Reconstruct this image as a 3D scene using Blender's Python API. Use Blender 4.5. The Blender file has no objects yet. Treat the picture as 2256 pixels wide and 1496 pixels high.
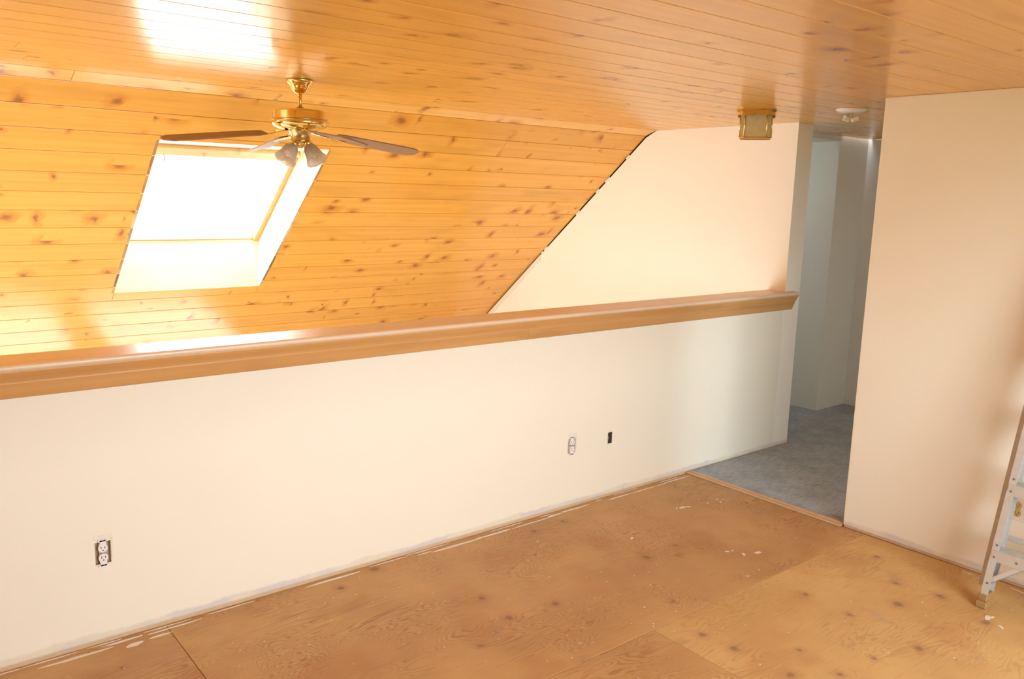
import bpy, math, random
from mathutils import Vector, Matrix
random.seed(7)
R = math.radians
C = bpy.context.scene.collection
SC = bpy.context.scene

# ------------------------------------------------------------------ camera, sky, exposure
cam_d = bpy.data.cameras.new('camera'); cam = bpy.data.objects.new('camera', cam_d); C.objects.link(cam)
YAW, PITCH, ROLL, FPX = 0.6829, -0.1727, 0.0265, 1824.44
fw = Vector((math.sin(YAW)*math.cos(PITCH), math.cos(YAW)*math.cos(PITCH), math.sin(PITCH)))
rt = Vector((math.cos(YAW), -math.sin(YAW), 0)); up = rt.cross(fw)
r2 = math.cos(ROLL)*rt + math.sin(ROLL)*up; u2 = -math.sin(ROLL)*rt + math.cos(ROLL)*up
cam.matrix_world = Matrix(((r2.x, u2.x, -fw.x, -0.0567), (r2.y, u2.y, -fw.y, -3.2976), (r2.z, u2.z, -fw.z, 1.7633), (0, 0, 0, 1)))
cam_d.sensor_width = 36.0; cam_d.lens = FPX/2256*36.0; cam_d.clip_start = 0.02
SC.camera = cam
world = bpy.data.worlds.new('overcast_sky'); SC.world = world; world.use_nodes = True
bgn = world.node_tree.nodes['Background']
bgn.inputs['Color'].default_value = (0.88, 1.0, 1.06, 1); bgn.inputs['Strength'].default_value = 17.0
SC.view_settings.view_transform = 'Standard'; SC.view_settings.look = 'None'
SC.view_settings.exposure = 0.09; SC.view_settings.gamma = 1.0; SC.view_settings.use_curve_mapping = False
SC.cycles.max_bounces = 14; SC.cycles.diffuse_bounces = 10; SC.cycles.glossy_bounces = 6
SC.cycles.transparent_max_bounces = 16; SC.cycles.sample_clamp_indirect = 12.0
SC.cycles.caustics_reflective = False; SC.cycles.caustics_refractive = False

def portal(name, loc, normal, sx, sy, xaxis=None):
    """daylight portal in a window opening: guides sky light through it, adds none of its own"""
    l = bpy.data.lights.new(name, 'AREA'); l.shape = 'RECTANGLE'; l.size = sx; l.size_y = sy
    l.cycles.is_portal = True
    o = bpy.data.objects.new(name, l); C.objects.link(o)
    n = Vector(normal).normalized(); z = -n
    x = Vector(xaxis or (1, 0, 0)); y = z.cross(x)
    o.matrix_world = Matrix(((x.x, y.x, z.x, loc[0]), (x.y, y.y, z.y, loc[1]), (x.z, y.z, z.z, loc[2]), (0, 0, 0, 1)))

# ------------------------------------------------------------------ measures of the place (metres)
H = 2.3
XR, YR = 4.138, -1.092           # right wall plane, where it ends at the hall
XE, TE = 5.09, 0.183             # gable wall plane and thickness
YK, TB, TH = 1.2717, 0.1197, 0.6904
S0 = Vector((0, YK + TB*math.cos(TH/2), H - TB*math.sin(TH/2)))
DS = Vector((0, math.cos(TH), -math.sin(TH))); NS = Vector((0, -math.sin(TH), -math.cos(TH)))
WB = 0.1705
XL, YB, YO, ZL = -4.0, -4.5, 3.95, -2.6
SMAX = (YO - S0.y)/math.cos(TH)
SKX0, SKX1, SKS0, SKS1, SKD = 1.398, 2.437, 0.380, 1.947, 0.28
SKG0, SKG1 = SKS0 + SKD/math.tan(TH), SKS1 - SKD*math.tan(TH)
def sl(x, s, off=0.0): return Vector((x, 0, 0)) + S0 + DS*s - NS*off
BWX0, BWX1, BWZ0, BWZ1 = 0.75, 3.15, 0.40, 2.12     # window behind the camera

portal('daylight_skylight', sl((SKX0+SKX1)/2, (SKG0+SKG1)/2, SKD+0.06), NS, SKX1-SKX0, SKG1-SKG0)
portal('daylight_back', ((BWX0+BWX1)/2, YB-0.14, (BWZ0+BWZ1)/2), (0, 1, 0), BWX1-BWX0, BWZ1-BWZ0)
LW = [(0.72, 1.56, -2.1, -0.62), (1.78, 3.05, -2.1, -0.62)]
for a, b, c, d in LW:
    portal('daylight_lower', ((a+b)/2, YO+0.14, (c+d)/2), (0, -1, 0), b-a, d-c)
HW = (4.40, 5.15, 0.9, 2.1)
GW = (0.4, 3.6, -2.4, -0.15)    # added lower window, put in to brighten the gable end wall: y0, y1, z0, z1
portal('daylight_hall', ((HW[0]+HW[1])/2, -3.64, (HW[2]+HW[3])/2), (0, 1, 0), HW[1]-HW[0], HW[3]-HW[2])

portal('daylight_added_window', (XL-0.13, (GW[0]+GW[1])/2, (GW[2]+GW[3])/2), (1, 0, 0), GW[1]-GW[0], GW[3]-GW[2], (0, 1, 0))

# ------------------------------------------------------------------ helpers
def tag(o, label=None, cat=None, group=None, kind=None):
    if label: o['label'] = label
    if cat: o['category'] = cat
    if group: o['group'] = group
    if kind: o['kind'] = kind
    return o

def link(name, me, m=None, parent=None, mw=None):
    o = bpy.data.objects.new(name, me); C.objects.link(o)
    if m is not None and not me.materials: me.materials.append(m)
    if parent is not None:
        o.parent = parent
        bpy.context.view_layer.update() if parent.type == 'EMPTY' and not parent.get('_u') else None
        o.matrix_parent_inverse = PINV.get(parent.name, Matrix.Identity(4))
    if mw is not None: o.matrix_world = mw
    return o
PINV = {}

def empty(name, loc=(0, 0, 0)):
    o = bpy.data.objects.new(name, None); C.objects.link(o); o.location = loc; o.empty_display_size = 0.05
    PINV[o.name] = Matrix.Translation(loc).inverted()
    return o

def mesh(name, verts, faces, smooth=False):
    me = bpy.data.meshes.new(name); me.from_pydata([tuple(v) for v in verts], [], faces); me.update()
    if smooth:
        for p in me.polygons: p.use_smooth = True
    return me

class MB:
    """collects shapes of one part; build() links them as one mesh object in world coordinates"""
    def __init__(s): s.v = []; s.f = []; s.sm = []
    def add(s, vs, fs, smooth=False):
        n = len(s.v); s.v += [Vector(v) for v in vs]; s.f += [tuple(i+n for i in f) for f in fs]; s.sm += [smooth]*len(fs); return s
    def box(s, x0, x1, y0, y1, z0, z1, b=0.0):
        if x1 < x0: x0, x1 = x1, x0
        if y1 < y0: y0, y1 = y1, y0
        if z1 < z0: z0, z1 = z1, z0
        if b <= 0:
            vs = [(x, y, z) for x in (x0, x1) for y in (y0, y1) for z in (z0, z1)]
            return s.add(vs, [(0, 1, 3, 2), (4, 6, 7, 5), (0, 4, 5, 1), (2, 3, 7, 6), (0, 2, 6, 4), (1, 5, 7, 3)])
        vs = []; fs = []
        def q(*p):
            k = len(vs); vs.extend(p); fs.append(tuple(range(k, k+len(p))))
        X, Y, Z = (x0, x1), (y0, y1), (z0, z1); sg = (1, -1)
        P = {}
        for i in (0, 1):
            for j in (0, 1):
                for k in (0, 1):
                    P[i, j, k] = ((X[i], Y[j]+sg[j]*b, Z[k]+sg[k]*b), (X[i]+sg[i]*b, Y[j], Z[k]+sg[k]*b), (X[i]+sg[i]*b, Y[j]+sg[j]*b, Z[k]))
        for i in (0, 1):
            q(*[P[i, j, k][0] for j, k in ((0, 0), (1, 0), (1, 1), (0, 1))]); q(*[P[j, i, k][1] for j, k in ((0, 0), (1, 0), (1, 1), (0, 1))]); q(*[P[j, k, i][2] for j, k in ((0, 0), (1, 0), (1, 1), (0, 1))])
            for j in (0, 1):
                q(P[i, j, 0][0], P[i, j, 1][0], P[i, j, 1][1], P[i, j, 0][1])
                q(P[i, 0, j][0], P[i, 1, j][0], P[i, 1, j][2], P[i, 0, j][2])
                q(P[0, i, j][1], P[1, i, j][1], P[1, i, j][2], P[0, i, j][2])
                for k in (0, 1): q(*P[i, j, k])
        return s.add(vs, fs)
    def prism(s, pts, vec):
        """polygon of 3-D points extruded by vec"""
        vec = Vector(vec); n = len(pts); a = [Vector(p) for p in pts]; b = [p+vec for p in a]
        fs = [tuple(range(n))[::-1], tuple(range(n, 2*n))] + [(i, (i+1) % n, n+(i+1) % n, n+i) for i in range(n)]
        return s.add(a+b, fs)
    def lathe(s, prof, seg=32, M=None, cap=True, rfun=None):
        vs = []; fs = []; n = len(prof)
        for i in range(seg):
            a = 2*math.pi*i/seg
            for (r, z) in prof:
                k = rfun(a, z) if rfun else 1.0
                v = Vector((r*k*math.cos(a), r*k*math.sin(a), z)); vs.append(M @ v if M else v)
        for i in range(seg):
            j = (i+1) % seg
            for k in range(n-1): fs.append((i*n+k, j*n+k, j*n+k+1, i*n+k+1))
        if cap:
            if prof[0][0] > 1e-5: fs.append(tuple(i*n for i in range(seg))[::-1])
            if prof[-1][0] > 1e-5: fs.append(tuple(i*n+n-1 for i in range(seg)))
        return s.add(vs, fs, True)
    def tube(s, pts, r, seg=10):
        pts = [Vector(p) for p in pts]; vs = []; fs = []; n = len(pts)
        for i, p in enumerate(pts):
            d = (pts[min(i+1, n-1)] - pts[max(i-1, 0)]).normalized()
            a = d.orthogonal().normalized() if i == 0 else (a - d*a.dot(d)).normalized()
            b = d.cross(a); rr = r[i] if isinstance(r, (list, tuple)) else r
            for k in range(seg):
                t = 2*math.pi*k/seg; vs.append(p + (a*math.cos(t) + b*math.sin(t))*rr)
        for i in range(n-1):
            for k in range(seg):
                m = (k+1) % seg; fs.append((i*seg+k, i*seg+m, (i+1)*seg+m, (i+1)*seg+k))
        fs.append(tuple(range(seg))[::-1]); fs.append(tuple(range((n-1)*seg, n*seg)))
        return s.add(vs, fs, True)
    def grid(s, us, vs_, holes, fn, t):
        """slab with rectangular holes: fn(u, v, w), w from 0 to t"""
        us = sorted(set(us)); vs_ = sorted(set(vs_))
        for (a, b, c, d) in holes: us = sorted(set(us) | {a, b}); vs_ = sorted(set(vs_) | {c, d})
        def solid(i, j):
            if not (0 <= i < len(us)-1 and 0 <= j < len(vs_)-1): return False
            u, v = (us[i]+us[i+1])/2, (vs_[j]+vs_[j+1])/2
            return not any(a < u < b and c < v < d for a, b, c, d in holes)
        ix = {}; V = []; F = []
        def vt(i, j, w):
            k = (i, j, w)
            if k not in ix: ix[k] = len(V); V.append(fn(us[i], vs_[j], t*w))
            return ix[k]
        for i in range(len(us)-1):
            for j in range(len(vs_)-1):
                if not solid(i, j): continue
                F.append((vt(i, j, 0), vt(i, j+1, 0), vt(i+1, j+1, 0), vt(i+1, j, 0)))
                F.append((vt(i, j, 1), vt(i+1, j, 1), vt(i+1, j+1, 1), vt(i, j+1, 1)))
                for (di, dj, a, b) in ((-1, 0, (i, j), (i, j+1)), (1, 0, (i+1, j+1), (i+1, j)), (0, -1, (i+1, j), (i, j)), (0, 1, (i, j+1), (i+1, j+1))):
                    if not solid(i+di, j+dj): F.append((vt(*a, 0), vt(*a, 1), vt(*b, 1), vt(*b, 0)))
        return s.add(V, F)
    def build(s, name, m, parent=None):
        me = mesh(name, s.v, s.f)
        for p, k in zip(me.polygons, s.sm): p.use_smooth = k
        import bmesh
        bm = bmesh.new(); bm.from_mesh(me); bmesh.ops.recalc_face_normals(bm, faces=bm.faces); bm.to_mesh(me); bm.free()
        return link(name, me, m, parent)

# ------------------------------------------------------------------ materials
class NT:
    def __init__(s, name):
        s.m = bpy.data.materials.new(name); s.m.use_nodes = True; s.t = s.m.node_tree
        s.b = s.t.nodes['Principled BSDF']; s.out = s.t.nodes['Material Output']
    def n(s, typ, **kw):
        nd = s.t.nodes.new('ShaderNode'+typ)
        for k, v in kw.items(): setattr(nd, k, v)
        return nd
    def l(s, a, b): s.t.links.new(a, b)
    def val(s, sock, v):
        if hasattr(v, 'is_linked') or hasattr(v, 'links'): s.l(v, sock)
        else: sock.default_value = v
    def math(s, op, a, b=None, c=None, clamp=False):
        nd = s.n('Math', operation=op); nd.use_clamp = clamp; s.val(nd.inputs[0], a)
        if b is not None: s.val(nd.inputs[1], b)
        if c is not None: s.val(nd.inputs[2], c)
        return nd.outputs[0]
    def vmul(s, v, k, add=None):
        nd = s.n('VectorMath', operation='MULTIPLY_ADD'); s.l(v, nd.inputs[0]); nd.inputs[1].default_value = k
        if add is None: nd.inputs[2].default_value = (0, 0, 0)
        else: s.val(nd.inputs[2], add)
        return nd.outputs[0]
    def noise(s, v, scale, detail=3, rough=0.5, dist=0.0, out='Fac', dim='3D'):
        nd = s.n('TexNoise'); nd.noise_dimensions = dim; s.l(v, nd.inputs['Vector']); nd.inputs['Scale'].default_value = scale
        nd.inputs['Detail'].default_value = detail; nd.inputs['Roughness'].default_value = rough; nd.inputs['Distortion'].default_value = dist
        return nd.outputs[out]
    def ramp(s, f, stops, interp='LINEAR'):
        nd = s.n('ValToRGB'); s.l(f, nd.inputs[0]); cr = nd.color_ramp; cr.interpolation = interp
        while len(cr.elements) < len(stops): cr.elements.new(0.5)
        for e, (p, c) in zip(cr.elements, stops): e.position = p; e.color = (*c, 1) if len(c) == 3 else c
        return nd.outputs[0]
    def smooth(s, f, a, b):
        nd = s.n('MapRange'); nd.interpolation_type = 'SMOOTHSTEP'; s.val(nd.inputs[0], f); nd.inputs[1].default_value = a; nd.inputs[2].default_value = b
        return nd.outputs[0]
    def mix(s, f, a, b, mode='MIX'):
        nd = s.n('Mix', data_type='RGBA', blend_type=mode); s.val(nd.inputs[0], f)
        for k, v in ((6, a), (7, b)):
            if isinstance(v, tuple): nd.inputs[k].default_value = (*v, 1) if len(v) == 3 else v
            else: s.l(v, nd.inputs[k])
        return nd.outputs[2]
    def bump(s, h, strength, dist):
        nd = s.n('Bump'); nd.inputs['Strength'].default_value = strength; nd.inputs['Distance'].default_value = dist
        s.l(h, nd.inputs['Height']); s.l(nd.outputs[0], s.b.inputs['Normal'])
    def set(s, **kw):
        for k, v in kw.items():
            sk = s.b.inputs[k.replace('_', ' ')]
            if isinstance(v, tuple): sk.default_value = (*v, 1) if len(v) == 3 else v
            else: s.val(sk, v)
        return s

def flat(name, col, rough=0.5, metal=0.0, var=0.06, scale=14.0):
    t = NT(name); g = t.n('NewGeometry').outputs['Position']
    f = t.noise(g, scale, 4, 0.6)
    c = t.mix(f, tuple(x*(1-var) for x in col), tuple(min(1, x*(1+var)) for x in col))
    t.set(Base_Color=c, Roughness=rough, Metallic=metal)
    return t.m

def pine(name, lo, hi, rough, knots=1.0, knotcol=(0.22, 0.075, 0.03), spec=0.5, kscale=1.0):
    t = NT(name)
    tc = t.n('TexCoord').outputs['Object']; oi = t.n('ObjectInfo').outputs['Random']
    cb = t.n('CombineXYZ')
    t.l(t.math('MULTIPLY', oi, 61.7), cb.inputs[0]); t.l(t.math('MULTIPLY', oi, 23.1), cb.inputs[1]); t.l(t.math('MULTIPLY', oi, 11.3), cb.inputs[2])
    v = t.n('VectorMath', operation='ADD'); t.l(tc, v.inputs[0]); t.l(cb.outputs[0], v.inputs[1]); v = v.outputs[0]
    # long grain
    g1 = t.noise(t.vmul(v, (0.7, 26, 26)), 1.0, 4, 0.55, 0.35)
    g2 = t.noise(t.vmul(v, (1.6, 95, 95)), 1.0, 3, 0.5)
    g = t.math('ADD', t.math('MULTIPLY', g1, 0.72), t.math('MULTIPLY', g2, 0.28))
    base = t.ramp(g, [(0.28, lo), (0.72, hi)])
    # board to board tint
    tint = t.ramp(oi, [(0.0, (0.94, 0.92, 0.90)), (0.5, (1.0, 1.0, 1.0)), (1.0, (1.0, 0.97, 0.92))])
    base = t.mix(1.0, base, tint, 'MULTIPLY')
    blot = t.noise(t.vmul(v, (2.2, 7, 7)), 1.0, 2)
    base = t.mix(t.math('MULTIPLY', t.smooth(blot, 0.52, 0.75), 0.30), base, tuple(x*0.72 for x in lo))
    # knots: round ones and slanted spike knots
    wob = t.noise(v, 16.0, 2, 0.5, 0, 'Color')
    wv = t.n('VectorMath', operation='MULTIPLY_ADD'); t.l(wob, wv.inputs[0]); wv.inputs[1].default_value = (0.075, 0.045, 0.0); t.l(v, wv.inputs[2])
    clus = t.smooth(t.noise(t.vmul(v, (1.1, 3.0, 1)), 1.0, 2), 0.36, 0.64)
    def knotlayer(scale3, r0, r1, keep, rot=0.0):
        mp = t.n('Mapping'); t.l(wv.outputs[0], mp.inputs[0]); mp.inputs['Rotation'].default_value = (0, 0, rot); mp.inputs['Scale'].default_value = scale3
        vo = t.n('TexVoronoi'); vo.voronoi_dimensions = '2D'; t.l(mp.outputs[0], vo.inputs['Vector']); vo.inputs['Scale'].default_value = 1.0; vo.inputs['Randomness'].default_value = 0.95
        sp = t.n('SeparateColor'); t.l(vo.outputs['Color'], sp.inputs[0])
        on = t.math('GREATER_THAN', sp.outputs[0], t.math('MULTIPLY_ADD', clus, -keep*1.9, 1.0))
        size = t.math('MULTIPLY_ADD', t.math('POWER', sp.outputs[1], 1.6), 1.05, 0.38)
        d = t.math('DIVIDE', vo.outputs['Distance'], size)
        core = t.math('SUBTRACT', 1.0, t.smooth(d, r0*0.15, r0*1.15)); halo = t.math('SUBTRACT', 1.0, t.smooth(d, r0*0.6, r1))
        return t.math('MULTIPLY', core, on), t.math('MULTIPLY', halo, on)
    c1, h1 = knotlayer((5.2*kscale, 6.4*kscale, 1), 0.145, 0.38, 0.42*knots)
    c2, h2 = knotlayer((8.5*kscale, 3.6*kscale, 1), 0.115, 0.32, 0.28*knots, R(24))
    core = t.math('MAXIMUM', c1, c2); halo = t.math('MAXIMUM', h1, h2)
    base = t.mix(t.math('MULTIPLY', halo, 0.46), base, (lo[0]*0.72, lo[1]*0.42, lo[2]*0.25))
    base = t.mix(t.math('MULTIPLY', core, 0.72), base, knotcol)
    t.set(Base_Color=base, Roughness=rough, IOR=1.5, Specular_IOR_Level=spec)
    t.bump(g, 0.05, 0.002)
    return t.m

M = {}
M['pine'] = pine('lacquered_knotty_pine', (0.74, 0.375, 0.070), (0.86, 0.475, 0.105), 0.17, knots=0.75, kscale=0.8)
M['pine_ceiling'] = pine('lacquered_pine_flat_ceiling', (0.68, 0.335, 0.062), (0.78, 0.42, 0.09), 0.21, knots=0.5, kscale=0.75)
M['pine_trim'] = pine('pine_rail_cap', (0.56, 0.29, 0.10), (0.67, 0.385, 0.15), 0.30, knots=0.05)
M['pine_cap'] = pine('pale_worn_pine_cap', (0.74, 0.58, 0.42), (0.83, 0.68, 0.52), 0.34, knots=0.04)
M['pine_window'] = pine('pine_skylight_lining', (0.84, 0.68, 0.44), (0.90, 0.77, 0.55), 0.28, knots=0.1)
M['pine_sash'] = pine('pine_skylight_sash', (0.56, 0.26, 0.08), (0.68, 0.35, 0.12), 0.3, knots=0.05)

def wall_mat(name, col, bare=True):
    t = NT(name); pos = t.n('NewGeometry').outputs['Position']
    f = t.noise(pos, 1.3, 3, 0.5); f2 = t.noise(pos, 60, 3, 0.6)
    c = t.mix(f, tuple(x*0.975 for x in col), tuple(min(1, x*1.02) for x in col))
    if bare:   # strip at the foot where a baseboard was taken off: bare grey gypsum with a ragged edge
        sx = t.n('SeparateXYZ'); t.l(pos, sx.inputs[0])
        edge = t.math('MULTIPLY_ADD', t.noise(t.vmul(pos, (3.2, 3.2, 0)), 1.0, 5, 0.65), 0.07, 0.002)
        h = t.math('SUBTRACT', sx.outputs[2], edge)
        low = t.math('SUBTRACT', 1.0, t.smooth(h, -0.004, 0.012))
        patch = t.smooth(t.noise(t.vmul(pos, (5, 5, 9)), 1.0, 3), 0.40, 0.56)
        bare_c = t.mix(patch, (0.62, 0.585, 0.56), (0.72, 0.66, 0.52))
        c = t.mix(t.math('MULTIPLY', low, 0.85), c, bare_c)
        pl = t.math('SUBTRACT', 1.0, t.smooth(t.math('ADD', sx.outputs[2], t.math('MULTIPLY', f2, 0.006)), 0.012, 0.026))
        c = t.mix(t.math('MULTIPLY', pl, 0.7), c, (0.46, 0.31, 0.17))
    t.set(Base_Color=c, Roughness=0.62, Specular_IOR_Level=0.3)
    t.bump(f2, 0.06, 0.001)
    return t.m
M['wall'] = wall_mat('cream_painted_drywall', (0.825, 0.785, 0.665))
M['wall_plain'] = wall_mat('cream_painted_drywall_plain', (0.825, 0.785, 0.665), False)
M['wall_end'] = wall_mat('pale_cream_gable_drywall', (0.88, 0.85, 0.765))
M['wall_hall'] = wall_mat('greyish_hall_drywall', (0.76, 0.745, 0.70), False)
M['lower_floor'] = flat('lower_storey_floor', (0.50, 0.36, 0.22), 0.35, 0, 0.2, 3)
M['plaster'] = flat('dried_joint_compound', (0.80, 0.74, 0.64), 0.8, 0, 0.1, 60)
M['gap'] = flat('dark_gap_timber', (0.14, 0.06, 0.025), 0.8)
M['raw_wood'] = flat('rough_pine_strip', (0.62, 0.42, 0.24), 0.6, 0, 0.2, 25)

def plywood(name, lo, hi, red, spots, rings=52.0, ringk=0.62):
    t = NT(name); tc = t.n('TexCoord').outputs['Object']; oi = t.n('ObjectInfo').outputs['Random']
    cb = t.n('CombineXYZ'); t.l(t.math('MULTIPLY', oi, 31.7), cb.inputs[0]); t.l(t.math('MULTIPLY', oi, 17.9), cb.inputs[1])
    v = t.n('VectorMath', operation='ADD'); t.l(tc, v.inputs[0]); t.l(cb.outputs[0], v.inputs[1]); v = v.outputs[0]
    a = t.noise(t.vmul(v, (0.9, 4.6, 1)), 1.0, 3, 0.52, 0.9)
    ring = t.math('FRACT', t.math('MULTIPLY', a, rings))
    tri = t.math('ABSOLUTE', t.math('SUBTRACT', ring, 0.5))          # rotary cut contour rings
    line = t.smooth(tri, 0.22, 0.5)
    fine = t.noise(t.vmul(v, (7, 75, 1)), 1.0, 3, 0.6)
    big = t.noise(v, 1.7, 3, 0.55)
    c = t.ramp(big, [(0.32, lo), (0.68, hi)])
    c = t.mix(t.math('MULTIPLY', t.smooth(t.noise(v, 2.9, 2), 0.52, 0.72), 0.5), c, red)
    strength = t.smooth(t.noise(v, 2.1, 2), 0.40, 0.62)
    c = t.mix(t.math('MULTIPLY', t.math('MULTIPLY', line, strength), ringk), c, tuple(x*0.62 for x in red))
    c = t.mix(t.math('MULTIPLY', t.smooth(fine, 0.52, 0.72), 0.22), c, tuple(x*0.6 for x in lo))
    # grey scuffs
    c = t.mix(t.math('MULTIPLY', t.smooth(t.noise(v, 5.5, 4, 0.6), 0.58, 0.76), 0.35), c, (0.34, 0.25, 0.20))
    # knots
    wob = t.noise(v, 22.0, 2, 0.5, 0, 'Color')
    wv = t.n('VectorMath', operation='MULTIPLY_ADD'); t.l(wob, wv.inputs[0]); wv.inputs[1].default_value = (0.03, 0.03, 0); t.l(v, wv.inputs[2])
    vo = t.n('TexVoronoi'); vo.voronoi_dimensions = '2D'; t.l(wv.outputs[0], vo.inputs['Vector']); vo.inputs['Scale'].default_value = 4.4
    sp = t.n('SeparateColor'); t.l(vo.outputs['Color'], sp.inputs[0])
    on = t.math('GREATER_THAN', sp.outputs[0], 1-spots)
    d = t.math('DIVIDE', vo.outputs['Distance'], t.math('MULTIPLY_ADD', sp.outputs[1], 0.7, 0.5))
    core = t.math('MULTIPLY', t.math('SUBTRACT', 1.0, t.smooth(d, 0.03, 0.11)), on)
    halo = t.math('MULTIPLY', t.math('SUBTRACT', 1.0, t.smooth(d, 0.05, 0.30)), on)
    c = t.mix(t.math('MULTIPLY', halo, 0.30), c, (0.34, 0.16, 0.09)); c = t.mix(t.math('MULTIPLY', core, 0.55), c, (0.17, 0.09, 0.06))
    # fine paint specks
    vs = t.n('TexVoronoi'); vs.voronoi_dimensions = '2D'; t.l(v, vs.inputs['Vector']); vs.inputs['Scale'].default_value = 21
    s2 = t.n('SeparateColor'); t.l(vs.outputs['Color'], s2.inputs[0])
    speck = t.math('MULTIPLY', t.math('LESS_THAN', vs.outputs['Distance'], t.math('MULTIPLY', s2.outputs[1], 0.085)), t.math('GREATER_THAN', s2.outputs[0], 0.90))
    c = t.mix(t.math('MULTIPLY', speck, 0.8), c, (0.78, 0.70, 0.58))
    t.set(Base_Color=c, Roughness=0.55, Specular_IOR_Level=0.35)
    t.bump(fine, 0.12, 0.001)
    return t.m
M['ply'] = plywood('brown_plywood', (0.50, 0.285, 0.115), (0.61, 0.375, 0.16), (0.47, 0.22, 0.08), 0.20)
M['ply_light'] = plywood('yellow_plywood', (0.55, 0.325, 0.125), (0.68, 0.455, 0.185), (0.51, 0.245, 0.09), 0.50, 30.0, 0.30)

def carpet_mat():
    t = NT('blue_grey_carpet'); pos = t.n('NewGeometry').outputs['Position']
    f = t.noise(pos, 420, 2, 0.7); g = t.noise(pos, 5, 4, 0.6); k = t.noise(t.vmul(pos, (14, 70, 1)), 1.0, 4, 0.65)
    c = t.mix(t.smooth(t.math('ADD', t.math('MULTIPLY', g, 0.4), t.math('MULTIPLY', k, 0.6)), 0.36, 0.64), (0.26, 0.285, 0.305), (0.43, 0.47, 0.50))
    c = t.mix(t.math('MULTIPLY', f, 0.3), c, (0.55, 0.59, 0.62))
    t.set(Base_Color=c, Roughness=0.95, Specular_IOR_Level=0.1); t.bump(f, 0.6, 0.004)
    return t.m
M['carpet'] = carpet_mat()

def metal(name, col, rough, var=0.08, scale=30):
    t = NT(name); pos = t.n('NewGeometry').outputs['Position']; f = t.noise(pos, scale, 3, 0.6)
    t.set(Base_Color=t.mix(f, tuple(x*(1-var) for x in col), tuple(min(1, x*(1+var)) for x in col)), Metallic=1.0,
          Roughness=t.math('MULTIPLY_ADD', f, 0.08, rough))
    return t.m
M['brass'] = metal('polished_brass', (0.86, 0.66, 0.26), 0.10)
M['brass_dark'] = metal('dull_brass', (0.52, 0.38, 0.16), 0.26)
M['alu'] = flat('worn_aluminium', (0.60, 0.59, 0.56), 0.45, 0.45, 0.12, 40)
M['steel'] = metal('galvanised_steel', (0.45, 0.44, 0.42), 0.4, 0.2, 50)
M['blade'] = pine('fan_blade_veneer', (0.25, 0.135, 0.075), (0.36, 0.215, 0.13), 0.5, knots=0.0, spec=0.25)
M['white_plastic'] = flat('white_plastic', (0.80, 0.78, 0.75), 0.35, 0, 0.03)
M['cream_plastic'] = flat('ivory_plate', (0.78, 0.70, 0.58), 0.4, 0, 0.03)
M['gold_plastic'] = flat('tan_receptacle_plastic', (0.52, 0.36, 0.14), 0.35, 0, 0.06)
M['slot'] = flat('dark_slot', (0.03, 0.025, 0.02), 0.7)
M['box_dark'] = flat('dark_brown_old_box', (0.16, 0.13, 0.09), 0.7, 0, 0.3, 90)  # mottled dark brown over the whole box
M['box_tan'] = flat('dusty_box_plastic', (0.42, 0.33, 0.19), 0.7, 0, 0.25, 90)
M['foot'] = flat('brown_rubber_foot', (0.34, 0.20, 0.07), 0.6, 0, 0.15, 40)
M['rivet'] = flat('dull_rivet', (0.20, 0.13, 0.09), 0.5)
M['porcelain'] = flat('glazed_porcelain', (0.82, 0.78, 0.72), 0.2, 0, 0.04)

def glass_thin(name, tint=(1, 1, 1), frost=0.0):
    t = NT(name); t.t.nodes.remove(t.b)
    tr = t.n('BsdfTransparent'); tr.inputs[0].default_value = (*tint, 1)
    gl = t.n('BsdfGlossy'); gl.inputs['Roughness'].default_value = 0.03 + frost*0.2
    fc = t.n('LayerWeight').outputs['Facing']        # Schlick reflectance, the same from both sides of the pane
    mx = t.n('MixShader'); t.l(t.math('MULTIPLY_ADD', t.math('POWER', fc, 5.0), 0.92, 0.05), mx.inputs[0]); t.l(tr.outputs[0], mx.inputs[1]); t.l(gl.outputs[0], mx.inputs[2])
    last = mx.outputs[0]
    if frost:
        ts = t.n('BsdfTranslucent'); ts.inputs[0].default_value = (*tint, 1)
        df = t.n('BsdfDiffuse'); df.inputs[0].default_value = (*tint, 1)
        m1 = t.n('MixShader'); m1.inputs[0].default_value = 0.5; t.l(ts.outputs[0], m1.inputs[1]); t.l(df.outputs[0], m1.inputs[2])
        pos = t.n('TexCoord').outputs['Object']; f = t.noise(pos, 30, 2)
        m2 = t.n('MixShader'); t.l(t.math('MULTIPLY_ADD', f, 0.2, frost-0.1), m2.inputs[0]); t.l(last, m2.inputs[1]); t.l(m1.outputs[0], m2.inputs[2]); last = m2.outputs[0]
    t.l(last, t.out.inputs[0]); return t.m
M['glass'] = glass_thin('window_glass')
M['shade_glass'] = glass_thin('ribbed_clear_shade_glass', (0.80, 0.74, 0.66), 0.42)
M['lantern_glass'] = glass_thin('smoky_lantern_glass', (0.88, 0.80, 0.55), 0.5)

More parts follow.
